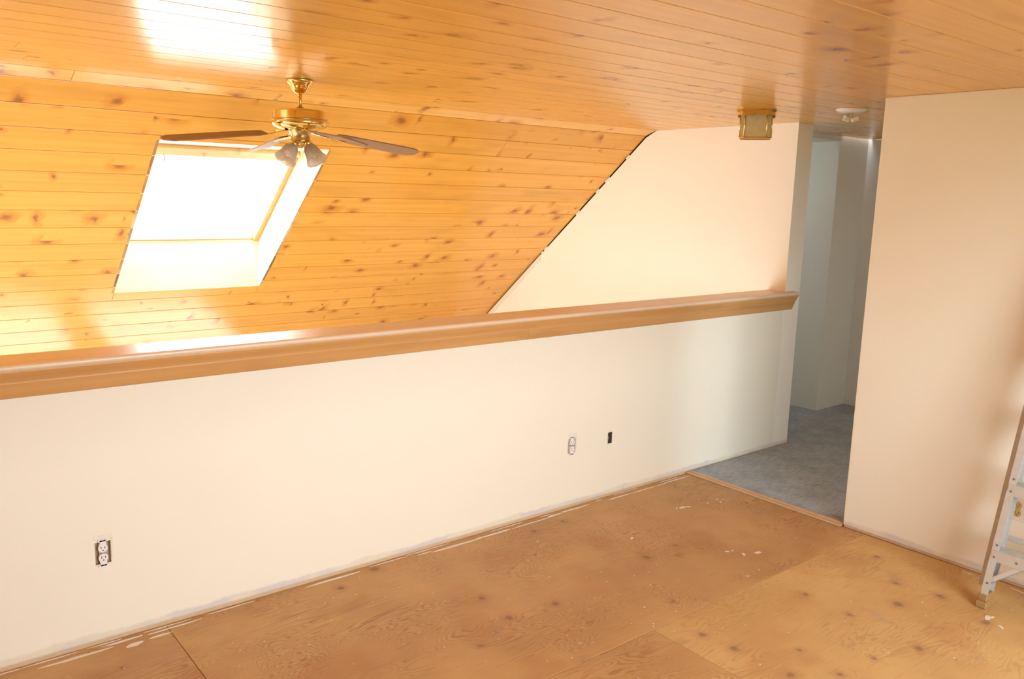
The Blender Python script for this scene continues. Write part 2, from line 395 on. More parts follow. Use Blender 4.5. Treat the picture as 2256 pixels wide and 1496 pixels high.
# ------------------------------------------------------------------ pine boards: one shared mesh per size
BOARD = {}
def board_mesh(L, w, m, t=0.018, c=0.0020, e=0.0008):
    key = (round(L, 3), round(w, 4), m.name, round(c, 4))
    if key in BOARD: return BOARD[key]
    a = e
    ring = lambda x0, x1, y0, y1, z: [(x0, y0, z), (x1, y0, z), (x1, y1, z), (x0, y1, z)]
    cc = min(c, w*0.25)
    vs = ring(a, L-a, 0.0018, w-0.0018, -t) + ring(a, L-a, 0.0018, w-0.0018, -cc) + ring(a+e, L-a-e, 0.0018+cc, w-0.0018-cc, 0)
    fs = [(3, 2, 1, 0), (8, 9, 10, 11)]
    for k in (0, 4):
        for i in range(4): fs.append((k+i, k+(i+1) % 4, k+4+(i+1) % 4, k+4+i))
    me = mesh('board', vs, fs); me.materials.append(m); BOARD[key] = me
    return me
def put_board(parent, origin, xa, za, L, w, m, name='board', **kw):
    xa, za = Vector(xa), Vector(za); ya = za.cross(xa)
    o = link(name, board_mesh(L, w, m, **kw), None, parent)
    o.matrix_world = Matrix(((xa.x, ya.x, za.x, origin[0]), (xa.y, ya.y, za.y, origin[1]), (xa.z, ya.z, za.z, origin[2]), (0, 0, 0, 1)))
    return o
def split_row(x0, x1, k, lens=(4.88, 4.27, 5.49, 4.88)):
    """butt joints along a row, staggered from row to row"""
    rnd = random.Random(k*13+5); xs = [x0]; x = x0 - rnd.uniform(0.2, 3.0)
    while True:
        x += rnd.choice(lens)
        if x > x1-0.4: break
        if x > x0+0.4: xs.append(x)
    return xs + [x1]

# ------------------------------------------------------------------ setting: shell
def structure(o, label, cat): return tag(o, label, cat, kind='structure')
XHF = 6.78            # far wall of the hall
floor = structure(MB().box(XL, XR+0.02, YB, 0.115, -0.30, -0.019).build('floor', M['raw_wood']), 'plywood loft subfloor along the half wall', 'floor')
floor_hall = structure(MB().box(XR+0.02, 7.0, -3.6, 2.6, -0.30, -0.008).build('floor_hall', M['raw_wood']), 'hall subfloor beneath the blue grey carpet', 'floor')
structure(MB().box(-40, 40, -60, YB-0.6, -3.0, -2.9).build('ground_added_dark', flat('added_dark_ground', (0.20, 0.22, 0.14), 0.9, 0, 0.3, 2)), 'added unseen ground, kept dark so the ceiling gets less light', 'ground')  # added unseen ground, dark to hold back light reaching the ceiling
structure(MB().box(-40, 40, YO+0.2, 60, -2.9, -2.75).build('ground_added_pale', flat('pale_bounce_ground', (0.62, 0.60, 0.56), 0.8, 0, 0.1, 2)), 'added unseen pale ground bouncing sky light into the lower windows', 'ground')  # added unseen reflector, pale so the slope's window reflections stay bright
# plywood sheets 2.44 x 1.22
def sheet(x0, x1, y0, y1, m):
    me = mesh('plywood_sheet', [], []); L, w = x1-x0-0.002, y1-y0-0.002; b = 0.0015; t = 0.018
    ring = lambda d, z: [(d, d, z), (L-d, d, z), (L-d, w-d, z), (d, w-d, z)]
    vs = ring(0, -t) + ring(0, -b) + ring(b, 0); fs = [(3, 2, 1, 0), (8, 9, 10, 11)]
    for k in (0, 4):
        for i in range(4): fs.append((k+i, k+(i+1) % 4, k+4+(i+1) % 4, k+4+i))
    me = mesh('plywood_sheet', vs, fs); me.materials.append(m)
    o = link('plywood_sheet', me, None, floor); o.location = (x0+0.001, y0+0.001, 0)
    return o
for (x0, x1, y0, y1, m) in [(XL, -1.598, -1.22, 0, 'ply'), (-1.598, 0.842, -1.22, 0, 'ply'), (0.842, XR, -1.22, 0, 'ply'),
                            (XL, -0.01, -2.44, -1.22, 'ply'), (-0.01, 2.43, -2.44, -1.22, 'ply'), (2.43, XR, -2.44, -1.22, 'ply_light'),
                            (XL, 0.842, -3.66, -2.44, 'ply_light'), (0.842, 3.282, -3.66, -2.44, 'ply'), (3.282, XR, -3.66, -2.44, 'ply'),
                            (XL, -0.01, YB, -3.66, 'ply'), (-0.01, 2.43, YB, -3.66, 'ply'), (2.43, XR, YB, -3.66, 'ply')]:
    sheet(x0, x1, y0, y1, M[m])

# flat ceiling: deck with a child per board
ceiling = structure(MB().box(XL, XR+0.2, YB, YK+0.05, H+0.019, H+0.10).box(XR+0.2, 7.0, -3.6, 0.383, H+0.019, H+0.10).box(XR+0.2, XE+TE+0.08, 0.383, YK+0.05, H+0.019, H+0.10).build('ceiling', M['gap']),
                    'flat ceiling of lacquered pine boards above the loft', 'ceiling')
ys = [YK, YK-0.0353]
while ys[-1] > YB: ys.append(max(YB, ys[-1]-0.1707))
for k in range(len(ys)-1):
    y0, y1 = ys[k], ys[k+1]; w = y0-y1
    if w < 0.01: continue
    xe = XE if y1 > 0.35 else XHF
    if y0 < -3.55: xe = XR
    xs = split_row(XL, xe, k)
    for a, b in zip(xs, xs[1:]): put_board(ceiling, (a, y0, H), (1, 0, 0), (0, 0, -1), b-a, w, M['pine_ceiling'])

# sloped ceiling with the skylight opening
slope = structure(MB().grid([XL, XE+TE+0.08], [-0.09, SMAX], [(SKX0-0.022, SKX1+0.022, SKS0-0.03, SKS1+0.03)], lambda u, v, w: sl(u, v, 0.019+w), 0.05).build('ceiling_sloped', M['gap']),
                  'sloped pine board ceiling with skylight beyond the half wall', 'ceiling')
edges = [0.0, 0.1749 - 0.0]
while edges[-1] < SMAX: edges.append(min(SMAX, edges[-1]+0.1703))
for k in range(len(edges)-1):
    a, b = edges[k], edges[k+1]
    if b-a < 0.01: continue
    def run(x0, x1, sa, sb, kk):
        xs = split_row(x0, x1, kk) if x1-x0 > 2.2 else [x0, x1]
        for p, q in zip(xs, xs[1:]): put_board(slope, sl(p, sb), (1, 0, 0), NS, q-p, sb-sa, M['pine'])
    if b <= SKS0 or a >= SKS1: run(XL, XE, a, b, 100+k)
    else:
        run(XL, SKX0, a, b, 200+k); run(SKX1, XE, a, b, 300+k)
        if a < SKS0-0.008: run(SKX0, SKX1, a, SKS0, 0)
        if b > SKS1+0.008: run(SKX0, SKX1, SKS1, b, 0)
# ripped board at half the angle between flat and slope
nh = Vector((0, -math.sin(TH/2), -math.cos(TH/2))); dh = Vector((0, math.cos(TH/2), -math.sin(TH/2)))
o_ = Vector((0, YK, H)) + dh*TB
xs = [XL, 0.9, XE]
for a, b in zip(xs, xs[1:]): put_board(slope, (a, o_.y, o_.z), (1, 0, 0), nh, b-a, TB, M['pine'])

# half wall with three openings for electrical boxes
OUT_A = (0.599, 0.655, 0.322, 0.412); OUT_B = (3.055, 3.115, 0.322, 0.412); OUT_C = (3.376, 3.412, 0.328, 0.396)
wall_front = structure(MB().grid([XL, XE], [0.012, 1.115], [OUT_A, OUT_B, OUT_C], lambda u, v, w: Vector((u, w, v)), 0.115).build('wall_front', M['wall']),
                       'low cream painted half wall with a wooden cap', 'wall')
MB().box(XL, XE, 0.004, 0.11, 0.0, 0.012).build('sole_plate', M['raw_wood'], wall_front)
# gable end wall, its end flush with the half wall face
def zs(y): return S0.z - (y-S0.y)*math.tan(TH)
g = 0.012
poly = [(0, 0.012), (0, H), (YK-0.002, H), (S0.y-0.004, S0.z-g), (YO, zs(YO)-g*1.3), (YO, ZL), (0.0, ZL)]
wall_end = structure(MB().prism([(XE, y, z) for y, z in poly], (TE, 0, 0)).build('wall_end', M['wall_end']), 'tall cream gable wall meeting the sloped pine ceiling', 'wall')
wall_right = structure(MB().box(XR, XR+0.122, YB, YR, 0.012, H, 0.003).build('wall_right', M['wall']), 'broad cream wall behind the stepladder', 'wall')
MB().box(XR+0.004, XR+0.118, YB, YR-0.004, 0.0, 0.012).build('sole_plate', M['raw_wood'], wall_right)
wall_back = structure(MB().grid([XL-0.1, XR+0.2], [-0.3, H+0.05], [(BWX0, BWX1, BWZ0, BWZ1)], lambda u, v, w: Vector((u, YB-w, v)), 0.14).build('wall_back', M['wall']), 'back wall of the loft with a wide window', 'wall')
wall_left = structure(MB().grid([YB-0.1, YO+0.1], [ZL, H+0.1], [GW], lambda u, v, w: Vector((XL-w, u, v)), 0.12).build('wall_left', M['wall_plain']), 'plain side wall closing the loft', 'wall')
# storey below, open under the slope
floor_lower = structure(MB().box(XL, XE+TE, 0.0, YO, ZL-0.1, ZL).build('floor_lower', M['lower_floor']), 'floor of the storey below the half wall', 'floor')
wall_lower_inner = structure(MB().box(XL, XE, 0.0, 0.115, ZL, 0.0).build('wall_lower_inner', M['wall_plain']), 'wall below the half wall on the lower storey', 'wall')
wall_lower_outer = structure(MB().grid([XL-0.1, XE+TE], [ZL, zs(YO)+0.12], [lw for lw in LW], lambda u, v, w: Vector((u, YO+w, v)), 0.14).build('wall_lower_outer', M['wall_plain']), 'outer wall of the lower storey with two windows', 'wall')
# hall
wall_hall_far = structure(MB().box(XHF, XHF+0.12, -3.6, 0.406, 0.0, H).build('wall_hall_far', M['wall_hall']), 'far wall at the end of the carpeted hall', 'wall')
wall_hall_corner = structure(MB().box(6.335, XHF+0.12, 0.406, 2.5, 0.0, H+0.05, 0.002).build('wall_hall_corner', M['wall_hall']), 'projecting grey wall corner in the hall', 'wall')
wall_hall_rear = structure(MB().box(XE+TE, 6.335, 2.4, 2.5, 0.0, H).build('wall_hall_rear', M['wall_hall']), 'rear wall of the hall behind the gable wall', 'wall')
ceiling_hall = structure(MB().box(XE+TE, 6.335, 0.39, 2.5, 2.262, 2.42).build('ceiling_hall', M['wall_hall']), 'dropped drywall ceiling at the hall end', 'ceiling')
wall_hall_side = structure(MB().grid([XR+0.1, XHF+0.12], [-0.3, H+0.05], [HW], lambda u, v, w: Vector((u, -3.5-w, v)), 0.14).build('wall_hall_side', M['wall_hall']), 'hall side wall with a window around the corner', 'wall')

# ------------------------------------------------------------------ windows
def window(name, label, x0, x1, z0, z1, y, sgn, mull=1):
    root = structure(empty(name, ((x0+x1)/2, y, z0)), label, 'window')
    f = 0.05; d0, d1 = y+sgn*0.03, y+sgn*0.09
    for (a, b, c, d) in ((x0, x1, z0, z0+f), (x0, x1, z1-f, z1), (x0, x0+f, z0+f, z1-f), (x1-f, x1, z0+f, z1-f)):
        MB().box(a, b, d0, d1, c, d, 0.004).build('window_frame', M['white_plastic'], root)
    xs_ = [x0+f + (x1-x0-2*f)*i/(mull+1) for i in range(mull+2)]
    for i in range(1, mull+1): MB().box(xs_[i]-0.02, xs_[i]+0.02, d0, d1, z0+f, z1-f, 0.003).build('mullion', M['white_plastic'], root)
    for i in range(mull+1):
        a, b = xs_[i]+(0.02 if i else 0), xs_[i+1]-(0.02 if i < mull else 0)
        MB().box(a, b, y+sgn*0.058, y+sgn*0.062, z0+f, z1-f).build('pane', M['glass'], root)
    MB().box(x0-0.04, x1+0.04, y-sgn*0.05, y+sgn*0.03, z0-0.02, z0, 0.004).build('window_sill', M['white_plastic'], root)
    return root
window('window_2', 'wide white window behind the viewer', BWX0, BWX1, BWZ0, BWZ1, YB, -1)
window('window_3', 'lower storey window nearer the side wall', *LW[0], YO, 1, 0)
window('window_4', 'lower storey window nearer the gable wall', *LW[1], YO, 1, 0)
window('window_5', 'hall window around the corner', *HW, -3.5, -1)

gw = structure(empty('added_side_window', (XL, GW[0], GW[2])), 'added unseen window lighting the gable wall from the lower storey', 'window')  # unseen opening added only to throw daylight on the gable wall
for (a, b, c, d) in ((GW[0], GW[1], GW[2], GW[2]+0.05), (GW[0], GW[1], GW[3]-0.05, GW[3]), (GW[0], GW[0]+0.05, GW[2]+0.05, GW[3]-0.05), (GW[1]-0.05, GW[1], GW[2]+0.05, GW[3]-0.05)):
    MB().box(XL-0.09, XL-0.03, a, b, c, d, 0.004).build('window_frame', M['white_plastic'], gw)
MB().box(XL-0.062, XL-0.058, GW[0]+0.05, GW[1]-0.05, GW[2]+0.05, GW[3]-0.05).build('pane', M['glass'], gw)

# skylight: level head, plumb sill, lacquered lining
sky = structure(empty('window_1', sl(SKX0, SKS1)), 'bright skylight with pine lining in the sloped ceiling', 'window')
TL = 0.018
side = [(SKS0, 0.0), (SKS1, 0.0), (SKG1, SKD), (SKG0, SKD)]
for x, v in ((SKX0, -TL), (SKX1, TL)):
    MB().prism([sl(x, s_, o2) for s_, o2 in side], (v, 0, 0)).build('side_jamb', M['pine_window'], sky)
A, B = sl(SKX0-TL, SKS1), sl(SKX0-TL, SKG1, SKD); wX = Vector((SKX1-SKX0+2*TL, 0, 0))
MB().prism([A, A+wX, B+wX, B], Vector((0, TL, 0))).build('sill_board', M['pine_window'], sky)
A, B = sl(SKX0-TL, SKS0), sl(SKX0-TL, SKG0, SKD)
MB().prism([A, A+wX, B+wX, B], Vector((0, 0, TL))).build('head_board', M['pine_window'], sky)
def bar(name, x0, x1, s0, s1, o0, o1, m):
    c = [sl(x, s_, o0) for x, s_ in ((x0, s0), (x1, s0), (x1, s1), (x0, s1))]
    return MB().prism(c, -NS*(o1-o0)).build(name, m, sky)
bar('curb', SKX0-0.08, SKX0, SKG0-0.08, SKG1+0.08, SKD, SKD+0.05, M['pine_sash']); bar('curb', SKX1, SKX1+0.08, SKG0-0.08, SKG1+0.08, SKD, SKD+0.05, M['pine_sash'])
bar('curb', SKX0, SKX1, SKG0-0.08, SKG0, SKD, SKD+0.05, M['pine_sash']); bar('curb', SKX0, SKX1, SKG1, SKG1+0.08, SKD, SKD+0.05, M['pine_sash'])
bar('sash_stile', SKX0+0.002, SKX0+0.04, SKG0+0.04, SKG1, SKD-0.022, SKD+0.03, M['pine_sash']); bar('sash_stile', SKX1-0.04, SKX1-0.002, SKG0+0.04, SKG1, SKD-0.022, SKD+0.03, M['pine_sash'])
bar('sash_rail', SKX0+0.002, SKX1-0.002, SKG0+0.03, SKG0+0.078, SKD-0.02, SKD+0.03, M['pine_window']); bar('sash_rail', SKX0+0.04, SKX1-0.04, SKG1-0.012, SKG1-0.001, SKD-0.006, SKD+0.03, M['pine_sash'])
bar('vent_flap', SKX0+0.004, SKX1-0.004, SKG0+0.002, SKG0+0.03, SKD-0.03, SKD+0.03, M['pine_window'])
bar('pane', SKX0+0.035, SKX1-0.035, SKG0+0.06, SKG1-0.008, SKD+0.012, SKD+0.018, M['glass'])
pz = sl(1.555, SKG0+0.07, SKD-0.028)
MB().tube([pz, pz+Vector((0, -0.012, -0.008)), pz+Vector((0.002, -0.014, -0.035)), pz+Vector((0.004, -0.006, -0.042))], 0.004).build('latch', M['steel'], sky)

# ------------------------------------------------------------------ rail cap on the half wall
cap = structure(empty('trim_1', (XL, 0, 1.0)), 'light pine cap moulding running along the half wall', 'trim')
XC = 5.175
def profile(name, pts, x0, x1, m, cut=0.0):
    """profile in (y, z) run along x; the end at x1 is cut square"""
    return MB().prism([(x0, y, z+0.009) for y, z in pts], (x1-x0, 0, 0)).build(name, m, cap)
nose = [(-0.062, 1.112)] + [(-0.062-0.011*math.sin(math.pi*i/8)+0.0, 1.112+0.0115*(1-math.cos(math.pi*i/8))) for i in range(1, 8)] + [(-0.060, 1.135)]
profile('cap_board', nose + [(0.0, 1.135), (0.140, 1.135), (0.140, 1.112)], XL, XC, M['pine_cap'])
profile('cove_strip', [(0.0, 1.112), (-0.056, 1.112), (-0.056, 1.106), (-0.050, 1.093), (-0.045, 1.084), (-0.040, 1.074), (-0.038, 1.068), (0, 1.068)], XL, XC, M['pine_trim'])
for a, b in ((XL, 0.2), (0.2, 2.72), (2.72, XC)):
    profile('apron_board', [(0.0, 1.0675), (-0.0325, 1.0675), (-0.0325, 1.061), (-0.014, 1.010), (-0.009, 1.005), (0.0, 1.003)], a+0.0006, b-0.0006, M['pine_trim'])

# threshold strips between plywood and carpet
th_ = structure(empty('trim_2', (XR, 0, 0)), 'thin wooden strip between plywood and hall carpet', 'trim')
MB().box(XR-0.022, XR+0.006, YR+0.004, -0.002, 0.0, 0.010, 0.003).build('wood_strip', M['raw_wood'], th_)
MB().box(XR+0.010, XR+0.032, YR+0.004, -0.002, 0.0, 0.013, 0.003).build('tack_strip', M['raw_wood'], th_)
carpet = tag(MB().box(XR+0.034, XHF, -3.5, -0.002, -0.006, 0.010, 0.004).box(XE+TE+0.002, XHF, -0.002, 0.405, -0.006, 0.010).box(XE+TE+0.002, 6.333, 0.405, 2.4, -0.006, 0.010).build('carpet', M['carpet']), 'worn blue grey carpet covering the hall floor', 'carpet')

# torn drywall edge along the slope
strip = [sl(XE-0.010, s_, -0.014-0.0) for s_ in (1.62, 3.2)] + [sl(XE-0.010, s_, -0.055) for s_ in (3.2, 1.66)]
MB().prism(strip, (0.0098, 0, 0)).build('drywall_strip', M['plaster'], wall_end)
rnd = random.Random(3)
for s_, l_ in ((0.22, 0.05), (0.50, 0.07), (0.66, 0.05), (0.96, 0.06), (1.50, 0.06), (1.58, 0.03)):
    pts = [sl(XE-0.001, s_, -0.004), sl(XE-0.001, s_+l_, -0.003), sl(XE-0.001, s_+l_*0.9, -0.017), sl(XE-0.001, s_+l_*0.4, -0.024), sl(XE-0.001, s_+l_*0.1, -0.016)]
    MB().prism(pts, (-0.006, 0, 0)).build('torn_edge', M['plaster'], wall_end)
# joint compound smears on the plywood along the walls
sm = MB()
def blob(cx, cy, lx, ly, ang=0.0, n=14):
    pts = []
    for i in range(n):
        a = 2*math.pi*i/n; k = rnd.uniform(0.65, 1.1)
        x, y = lx*math.cos(a)*k, ly*math.sin(a)*k
        pts.append((cx+x*math.cos(ang)-y*math.sin(ang), cy+x*math.sin(ang)+y*math.cos(ang), 0.0002))
    sm.prism(pts, (0, 0, 0.0012))
x = -0.4
while x < 4.05:
    l = rnd.uniform(0.03, 0.17)
    if rnd.random() < 0.62: blob(x+l, -rnd.uniform(0.035, 0.06), l, rnd.uniform(0.003, 0.009), rnd.uniform(-0.02, 0.02))
    if rnd.random() < 0.5: blob(x+l*rnd.random(), -rnd.uniform(0.012, 0.022), l*0.8, 0.004)
    x += l*1.7
blob(0.70, -0.085, 0.036, 0.017, 0.1); blob(0.80, -0.078, 0.05, 0.008)
for cx, cy, r in ((3.62, -0.385, 0.030), (3.66, -0.40, 0.017), (3.585, -0.375, 0.012), (3.33, -0.92, 0.014), (3.37, -0.99, 0.018), (3.45, -1.02, 0.022), (3.36, -0.93, 0.008),
                  (3.90, -0.42, 0.012), (3.93, -0.44, 0.010), (3.88, -0.46, 0.012), (3.80, -0.43, 0.010), (3.72, -2.03, 0.013), (3.66, -2.09, 0.016), (3.70, -2.02, 0.028), (3.05, -0.52, 0.015)):
    blob(cx, cy, r, r*0.5, rnd.uniform(-1, 1))
for _ in range(46):
    blob(rnd.uniform(0.6, 4.0), rnd.uniform(-2.2, -0.12), rnd.uniform(0.002, 0.008), rnd.uniform(0.0015, 0.003), rnd.uniform(0, 3))
yy = -1.15
while yy > -4.2:
    l = rnd.uniform(0.02, 0.08)
    if rnd.random() < 0.35: blob(XR-rnd.uniform(0.04, 0.06), yy, l, 0.003, math.pi/2)
    yy -= l*2.6
tag(sm.build('plaster_smear', M['plaster'], floor), kind='stuff')

# ------------------------------------------------------------------ electrical boxes
def duplex(parent, cx, cz, m, mslot, fr, sc=1.0):
    """receptacle body with two round faces, slots as sub-parts; fr(u, v, w) with w out of the wall"""
    body = MB()
    def disc(b, u0, v0, r, w0, w1, n=20, flatk=0.82):
        pts = []
        for i in range(n):
            a = 2*math.pi*i/n; pts.append(fr(u0+max(-flatk*r, min(flatk*r, r*math.cos(a)))*1.0, v0+r*math.sin(a), w0))
        b.prism(pts, fr(0, 0, w1)-fr(0, 0, w0))
    r = 0.0172*sc
    for s_ in (1, -1): disc(body, cx, cz+s_*0.0195*sc, r, -0.012, 0.004, 20, 0.98)
    q = [(cx-0.012*sc, cz-0.02*sc), (cx+0.012*sc, cz-0.02*sc), (cx+0.012*sc, cz+0.02*sc), (cx-0.012*sc, cz+0.02*sc)]
    body.prism([fr(u, v, -0.012) for u, v in q], fr(0, 0, 0.0015)-fr(0, 0, -0.012))
    b = body.build('receptacle', m, parent)
    for s_ in (1, -1):
        c = cz+s_*0.0195*sc
        for u0, h in ((cx-0.0065*sc, 0.0048*sc), (cx+0.0065*sc, 0.0038*sc)):
            MB().prism([fr(u0-0.0012, c-h+0.003, 0.0035), fr(u0+0.0012, c-h+0.003, 0.0035), fr(u0+0.0012, c+h+0.003, 0.0035), fr(u0-0.0012, c+h+0.003, 0.0035)], fr(0, 0, 0.0046)-fr(0, 0, 0.0035)).build('slot', mslot, b)
        MB().lathe([(0.0024*sc, 0), (0.0024*sc, 0.0008)], 10, Matrix.Translation(fr(cx, c-0.0085*sc, 0.0038)) @ fr.rot).build('ground_hole', mslot, b)
    return b
class Frame:
    def __init__(s, o, u, v, w): s.o, s.u, s.v, s.w = Vector(o), Vector(u), Vector(v), Vector(w); s.rot = Matrix(((s.u.x, s.v.x, s.w.x), (s.u.y, s.v.y, s.w.y), (s.u.z, s.v.z, s.w.z))).to_4x4()
    def __call__(s, u, v, w): return s.o + s.u*u + s.v*v + s.w*w
FH = Frame((0, 0, 0), (1, 0, 0), (0, 0, 1), (0, -1, 0))
FR = Frame((XR, 0, 0), (0, -1, 0), (0, 0, 1), (-1, 0, 0))
def wall_box(name, hole, label, mbox, recept, ears=True, mrec='white_plastic'):
    x0, x1, z0, z1 = hole; cx, cz = (x0+x1)/2, (z0+z1)/2
    root = tag(empty(name, (cx, 0.0, z0)), label, 'outlet' if recept else 'electrical box')
    b = MB(); t = 0.0015
    yb = 0.016 if recept else 0.050
    b.box(x0, x1, yb, yb+0.002, z0, z1)
    for (a, c, d, e) in ((x0, x0+t, z0, z1), (x1-t, x1, z0, z1), (x0, x1, z0, z0+t), (x0, x1, z1-t, z1)): b.box(a, c, 0.003, 0.052, d, e)
    b.build('box', mbox, root)
    if recept:
        y = MB()
        if ears:
            y.box(cx-0.011, cx+0.011, -0.0035, -0.0015, z1-0.014, z1+0.008, 0.0006); y.box(cx-0.011, cx+0.011, -0.0035, -0.0015, z0-0.008, z0+0.014, 0.0006)
            y.box(cx-0.018, cx+0.018, -0.0035, -0.0015, z1+0.001, z1+0.012, 0.0006); y.box(cx-0.018, cx+0.018, -0.0035, -0.0015, z0-0.010, z0-0.001, 0.0006)
        y.box(cx-0.013, cx+0.013, -0.0015, 0.012, z0+0.004, z1-0.004)
        y.build('mounting_strap', M['white_plastic'], root)
        duplex(root, cx, cz, M[mrec], M['slot'] if mrec != 'wallwhite' else M['slot'], FH)
        for v in (z1+0.004, z0-0.004): MB().lathe([(0.0026, 0), (0.0026, 0.001), (0.0, 0.0014)], 10, Matrix.Translation((cx, -0.0035, v)) @ FH.rot).build('screw', M['steel'], root)
        # thick ragged compound around the opening
        rg = MB()
        for (a, c, d, e) in ((x0-0.004, x1+0.008, z1+0.012, z1+0.028), (x1+0.001, x1+0.010, z0+0.02, z1+0.012)): rg.box(a, c, -0.0018, 0.0, d, e, 0.0008)
        rg.build('plaster_ridge', M['plaster'], root)
    else:
        w = MB()
        w.tube([(cx-0.006, 0.045, cz+0.03), (cx-0.004, 0.02, cz+0.012), (cx+0.002, 0.012, cz-0.012), (cx+0.006, 0.02, cz-0.026), (cx+0.012, 0.04, cz-0.03)], 0.0032, 8)
        w.build('cable', M['steel'], root)
        rg = MB(); rg.box(x0+0.004, x1-0.002, -0.0018, 0.0, z1+0.001, z1+0.016, 0.0008); rg.box(x0-0.009, x0-0.001, -0.0018, 0, z0-0.01, z1-0.01, 0.0008)
        rg.build('plaster_ridge', M['plaster'], root)
    return root
wall_box('wall_outlet', OUT_A, 'white duplex outlet without cover plate, tan box showing either side', M['box_tan'], True)
wall_box('wall_outlet', OUT_B, 'paint-covered outlet without cover plate beside the open dark box', M['plaster'], True)
wall_box('switch_box', OUT_C, 'small empty dark electrical box in the half wall', M['box_dark'], False)
o = tag(empty('wall_outlet', (XR, -1.937, 0.318)), 'tan duplex outlet with ivory plate behind the stepladder', 'outlet')
MB().box(XR-0.0055, XR, -1.937-0.036, -1.937+0.036, 0.316, 0.434, 0.002).build('cover_plate', M['cream_plastic'], o)
FR2 = Frame((XR-0.0055, 0, 0), (0, -1, 0), (0, 0, 1), (-1, 0, 0))
duplex(o, 1.937, 0.375, M['gold_plastic'], M['slot'], FR2, 1.0)
MB().lathe([(0.003, 0), (0.003, 0.001), (0, 0.0016)], 10, Matrix.Translation((XR-0.0055, -1.937, 0.375)) @ FR.rot).build('screw', M['brass_dark'], o)

# ------------------------------------------------------------------ ceiling fan
FX, FY = 1.797, 0.71
def T(x, y, z): return Matrix.Translation((x, y, z))
fan = tag(empty('ceiling_fan', (FX, FY, H)), 'brass ceiling fan with wooden blades and tulip light shades', 'ceiling fan')
MB().lathe([(0.066, 0.0), (0.068, -0.004), (0.066, -0.010), (0.058, -0.020), (0.050, -0.028), (0.046, -0.036), (0.038, -0.050), (0.026, -0.062), (0.016, -0.067), (0.0, -0.068)], 36, T(FX, FY, H)).build('canopy', M['brass'], fan)
MB().lathe([(0.0105, -0.06), (0.0105, -0.145)], 20, T(FX, FY, H)).build('downrod', M['brass'], fan)
MB().lathe([(0.0, -0.132), (0.017, -0.132), (0.021, -0.138), (0.021, -0.147), (0.0, -0.147)], 20, T(FX, FY, H)).build('rod_collar', M['brass_dark'], fan)
mot = MB().lathe([(0.0, -0.143), (0.05, -0.143), (0.115, -0.148), (0.131, -0.152), (0.134, -0.158), (0.134, -0.196), (0.137, -0.200), (0.140, -0.206), (0.139, -0.216), (0.131, -0.226), (0.112, -0.236), (0.085, -0.242), (0.062, -0.246), (0.0, -0.246)], 48, T(FX, FY, H)).build('motor_housing', M['brass'], fan)
MB().lathe([(0.1345, -0.192), (0.1375, -0.194), (0.1375, -0.198), (0.1345, -0.200)], 48, T(FX, FY, H), False).build('trim_ring', M['brass_dark'], mot)
def blade(ang):
    Mx = T(FX, FY, H) @ Matrix.Rotation(R(ang), 4, 'Z')
    droop = R(7.0); pitch = R(-13)
    Mb = Mx @ T(0.135, 0, -0.262) @ Matrix.Rotation(droop, 4, 'Y') @ Matrix.Rotation(pitch, 4, 'X')
    L0, L1 = 0.05, 0.535; n = 14; out = []
    for i in range(n+1):
        x = L0 + (L1-L0)*i/n; f = i/n
        w = 0.052 + 0.014*f
        if f > 0.9: w *= math.sqrt(max(0.05, 1-((f-0.9)/0.1)**2*0.85))
        if i == 0: w *= 0.8
        out.append((x, w))
    top = [(x, w) for x, w in out] + [(x, -w) for x, w in reversed(out)]
    b = MB().prism([(x, y, 0.0) for x, y in top], (0, 0, 0.006))
    me = mesh('fan_blade', b.v, b.f)
    import bmesh
    bm = bmesh.new(); bm.from_mesh(me); bmesh.ops.recalc_face_normals(bm, faces=bm.faces); bm.to_mesh(me); bm.free()
    o = link('blade', me, M['blade'], fan); o.matrix_world = Mb
    # blade iron: flat curved arm with two prongs, three screws
    ir = MB()
    def arm(pts, w):
        P = []
        for (x, y, z) in pts: P.append((x, y-w, z))
        for (x, y, z) in reversed(pts): P.append((x, y+w, z))
        n2 = len(pts); vs = [Mb @ Vector(p) for p in P] + [Mb @ (Vector(p)+Vector((0, 0, -0.004))) for p in P]
        fs = []
        m_ = 2*n2
        for i in range(n2-1): fs.append((i, i+1, m_-2-i, m_-1-i)); fs.append((m_+i, m_+m_-1-i, m_+m_-2-i, m_+i+1))
        for i in range(m_): fs.append((i, m_+i, m_+(i+1) % m_, (i+1) % m_))
        ir.add(vs, fs)
    arm([(-0.07, 0, 0.010), (-0.02, 0, 0.008), (0.02, 0, -0.002), (0.05, 0, -0.001), (0.12, 0, -0.001)], 0.011)
    arm([(0.035, 0.0, -0.001), (0.06, 0.018, -0.001), (0.10, 0.034, -0.001), (0.13, 0.034, -0.001)], 0.008)
    arm([(0.035, 0.0, -0.001), (0.06, -0.018, -0.001), (0.10, -0.034, -0.001), (0.13, -0.034, -0.001)], 0.008)
    iron = ir.build('blade_iron', M['brass'], fan)
    for (x, y) in ((0.118, 0.0), (0.125, 0.034), (0.125, -0.034)):
        MB().lathe([(0.0045, 0), (0.0045, -0.002), (0.0, -0.0035)], 10, Mb @ T(x, y, -0.005)).build('screw', M['brass'], iron)
for a in (-3, 87, 177, 267): blade(a)
